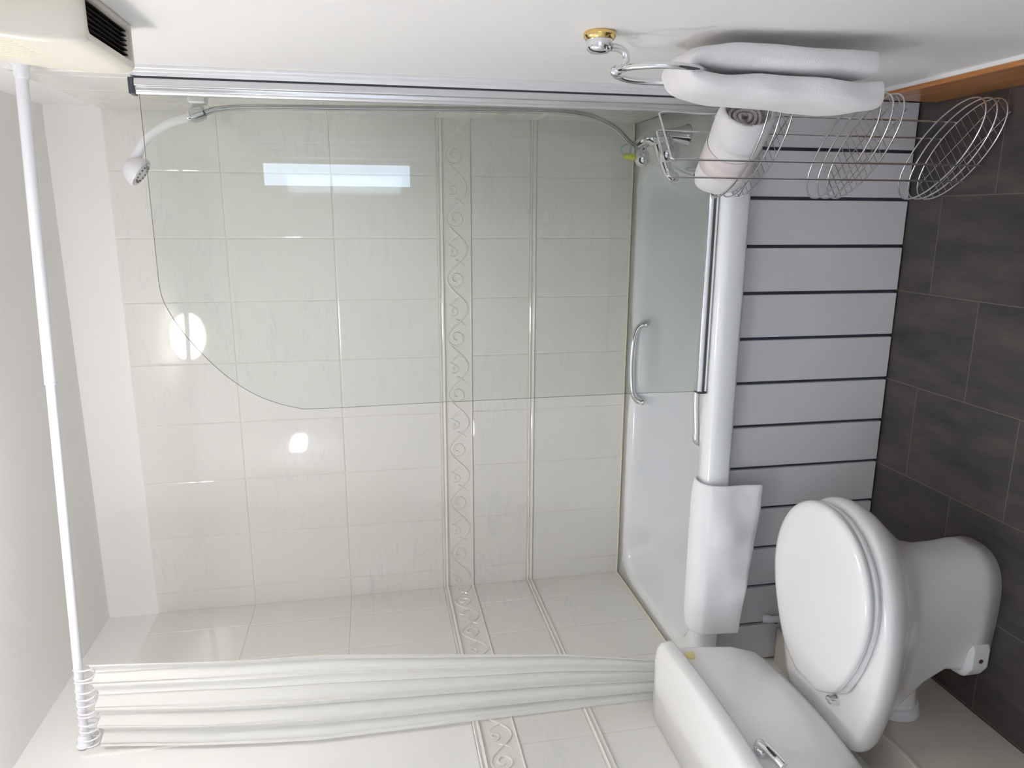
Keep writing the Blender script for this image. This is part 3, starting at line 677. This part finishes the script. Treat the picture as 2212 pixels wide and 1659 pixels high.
# ---------------------------------------------------------------- three-tier wire rack
C0 = Vector((-.150, -.815, 0)); TL = Vector((.629, -.777, 0)).normalized(); NL = Vector((.777, .629, 0)).normalized()
rk = thing('wire_rack', 'free-standing chrome wire rack with three oval basket shelves', 'rack', (C0.x, C0.y, 0))
def oval(z, a=.158, b=.068, n=64): return [C0+TL*(a*cos(2*pi*i/n))+NL*(b*sin(2*pi*i/n))+Vector((0, 0, z)) for i in range(n)]
for zb in (.552, .282, .012):
    mb = MB(); mb.tube(oval(zb+.003), .0020, 8, closed=True)
    bk = None
    o = obj('basket', mb, M['chrome'], rk); bk = o
    for dz in (.031, .061):
        mb = MB(); mb.tube(oval(zb+dz), .0022, 8, closed=True); obj('hoop', mb, M['chrome'], bk)
    mb = MB()
    for k in range(-7, 8):
        s = k/8; h = .068*sqrt(1-s*s)
        a = C0+TL*(.163*s); mb.tube([a-NL*h+Vector((0, 0, zb)), a+NL*h+Vector((0, 0, zb))], .0011, 6)
    for s in (-.35, .35):
        h = .163*sqrt(1-s*s); a = C0+NL*(.068*s); mb.tube([a-TL*h+Vector((0, 0, zb-.002)), a+TL*h+Vector((0, 0, zb-.002))], .0011, 6)
    obj('base_wires', mb, M['chromed'], bk)
for sgn, zt in ((1, .803), (-1, .790)):
    a = C0+TL*(.028*sgn); P0 = a-NL*.071; P1 = a+NL*.071
    def at(p, z): return Vector((p.x, p.y, z))
    pts = [at(P0, .002)]+[at(P0, z) for z in (.2, .4, .6)]+[at(P0, zt-.006), at(P0.lerp(P1, .03), zt), at(P0.lerp(P1, .97), zt), at(P1, zt-.006)]+[at(P1, z) for z in (.6, .4, .2, .002)]
    mb = MB(); mb.tube(pts, .0024, 10); obj('upright_hoop', mb, M['chrome'], rk)
# rolled towel in the top basket
cz = .552+.066
ax = (TL*1.0+Vector((0, 0, .10))).normalized(); rc_ = C0+TL*.004+Vector((0, 0, cz+.006))
rt = thing('rolled_towel', 'white rolled towel with a pale paper band in the top rack basket', 'rolled towel', (C0.x, C0.y, .556))
ux = ax.cross(Vector((0, 0, 1))).normalized(); uz = ux.cross(ax).normalized()
def rollring(h, r, sq=1.08, n=48):
    lim = .068*sqrt(max(.02, 1-((h+.004)/.158)**2))-.0045       # squeezed by the basket hoops
    rx_ = min(r, lim)
    return [tuple(rc_+ax*h+ux*(rx_*cos(2*pi*i/n))+uz*(r*sq*sin(2*pi*i/n)*(1+.02*sin(3*2*pi*i/n+h*20)))) for i in range(n)]
R0 = .060; hs = [(-.126, .030), (-.129, .044), (-.124, .054), (-.10, .060), (-.06, .0595), (-.01, .0575), (.04, .059), (.085, .061), (.10, .0585), (.106, .052), (.104, .048)]
mb = MB(); mb.loft([rollring(h, r) for h, r in hs], True, False); obj('roll', mb, M['towel'], rt, auto=False)
mb = MB(); mb.loft([rollring(h, r) for h, r in ((.104, .0485), (.09, .047), (.07, .045))], False, True)
sp = []
for i in range(90):
    a = 2*pi*i/30; r = .044-.036*i/90; sp.append(rc_+ax*(.082+.004*sin(i*.4))+ux*r*cos(a)+uz*r*.92*sin(a))
mb.tube(sp, .0045, 8); obj('rolled_end', mb, M['inner'], rt, auto=False)
mb = MB(); mb.loft([rollring(h, r) for h, r in ((-.062, .0600), (-.0618, .0608), (.0, .0600), (.0002, .0590))], False, False); obj('paper_band', mb, M['band'], rt, auto=False)
# ---------------------------------------------------------------- fan heater high on the right wall
ht = thing('fan_heater', 'cream wall fan heater with dark grille underneath', 'heater', (0, -1.15, 1.85))
def hsec(z, xf, y0, y1, r):
    pts = [(-.001, y0, z), (-.001, y1, z)]
    for cx, cy, a0 in ((xf+r, y1+r, 270), (xf+r, y0-r, 180)):
        for i in range(7):
            a = radians(a0-90*i/6); pts.append((cx+r*cos(a), cy+r*sin(a), z))
    return pts
secs = [hsec(z, x, y0, y1, r) for z, x, y0, y1, r in ((1.852, -.070, -1.034, -1.258, .010), (1.856, -.074, -1.030, -1.264, .010), (1.875, -.0775, -1.024, -1.267, .010), (1.92, -.077, -1.020, -1.270, .010), (2.0, -.070, -1.018, -1.272, .010), (2.2, -.052, -1.018, -1.272, .010), (2.24, -.046, -1.022, -1.268, .010), (2.25, -.04, -1.03, -1.26, .010))]
hb_ = obj('casing', MB().loft(secs, False, True), M['cream'], ht, auto=False)
mb = MB()   # frame round the bottom opening
mb.loft([hsec(1.852, -.070, -1.034, -1.258, .012), [(max(min(x, -.010), -.060), max(min(y, -1.044), -1.248), z) for x, y, z in hsec(1.852, -.060, -1.044, -1.248, .008)],
         [(max(min(x, -.010), -.060), max(min(y, -1.044), -1.248), 1.866) for x, y, z in hsec(1.866, -.060, -1.044, -1.248, .008)]], False, False)
obj('grille_frame', mb, M['cream'], ht, auto=False)
mb = MB(); mb.box((-.0605, -1.2485, 1.866), (-.0095, -1.0435, 1.869))
for k in range(7): mb.box((-.058+.0075*k, -1.248, 1.858), (-.0565+.0075*k, -1.044, 1.866))
for k in range(4): mb.box((-.060, -1.215+.045*k, 1.862), (-.010, -1.213+.045*k, 1.866))
obj('bottom_grille', mb, M['dark'], ht, smooth=False)
mb = MB()
for k in range(9):
    yy = -1.245+.0175*k; za = 1.955+.006*max(0, k-5)*2
    mb.loft([[(-.0745+(za-1.955)*.09, yy, za), (-.0745+(za-1.955)*.09, yy+.008, za), (-.066, yy+.008, za), (-.066, yy, za)], [(-.0565, yy, 2.18), (-.0565, yy+.008, 2.18), (-.048, yy+.008, 2.18), (-.048, yy, 2.18)]])
obj('side_louver', mb, M['creamd'], ht, bevel=.001, seg=1)
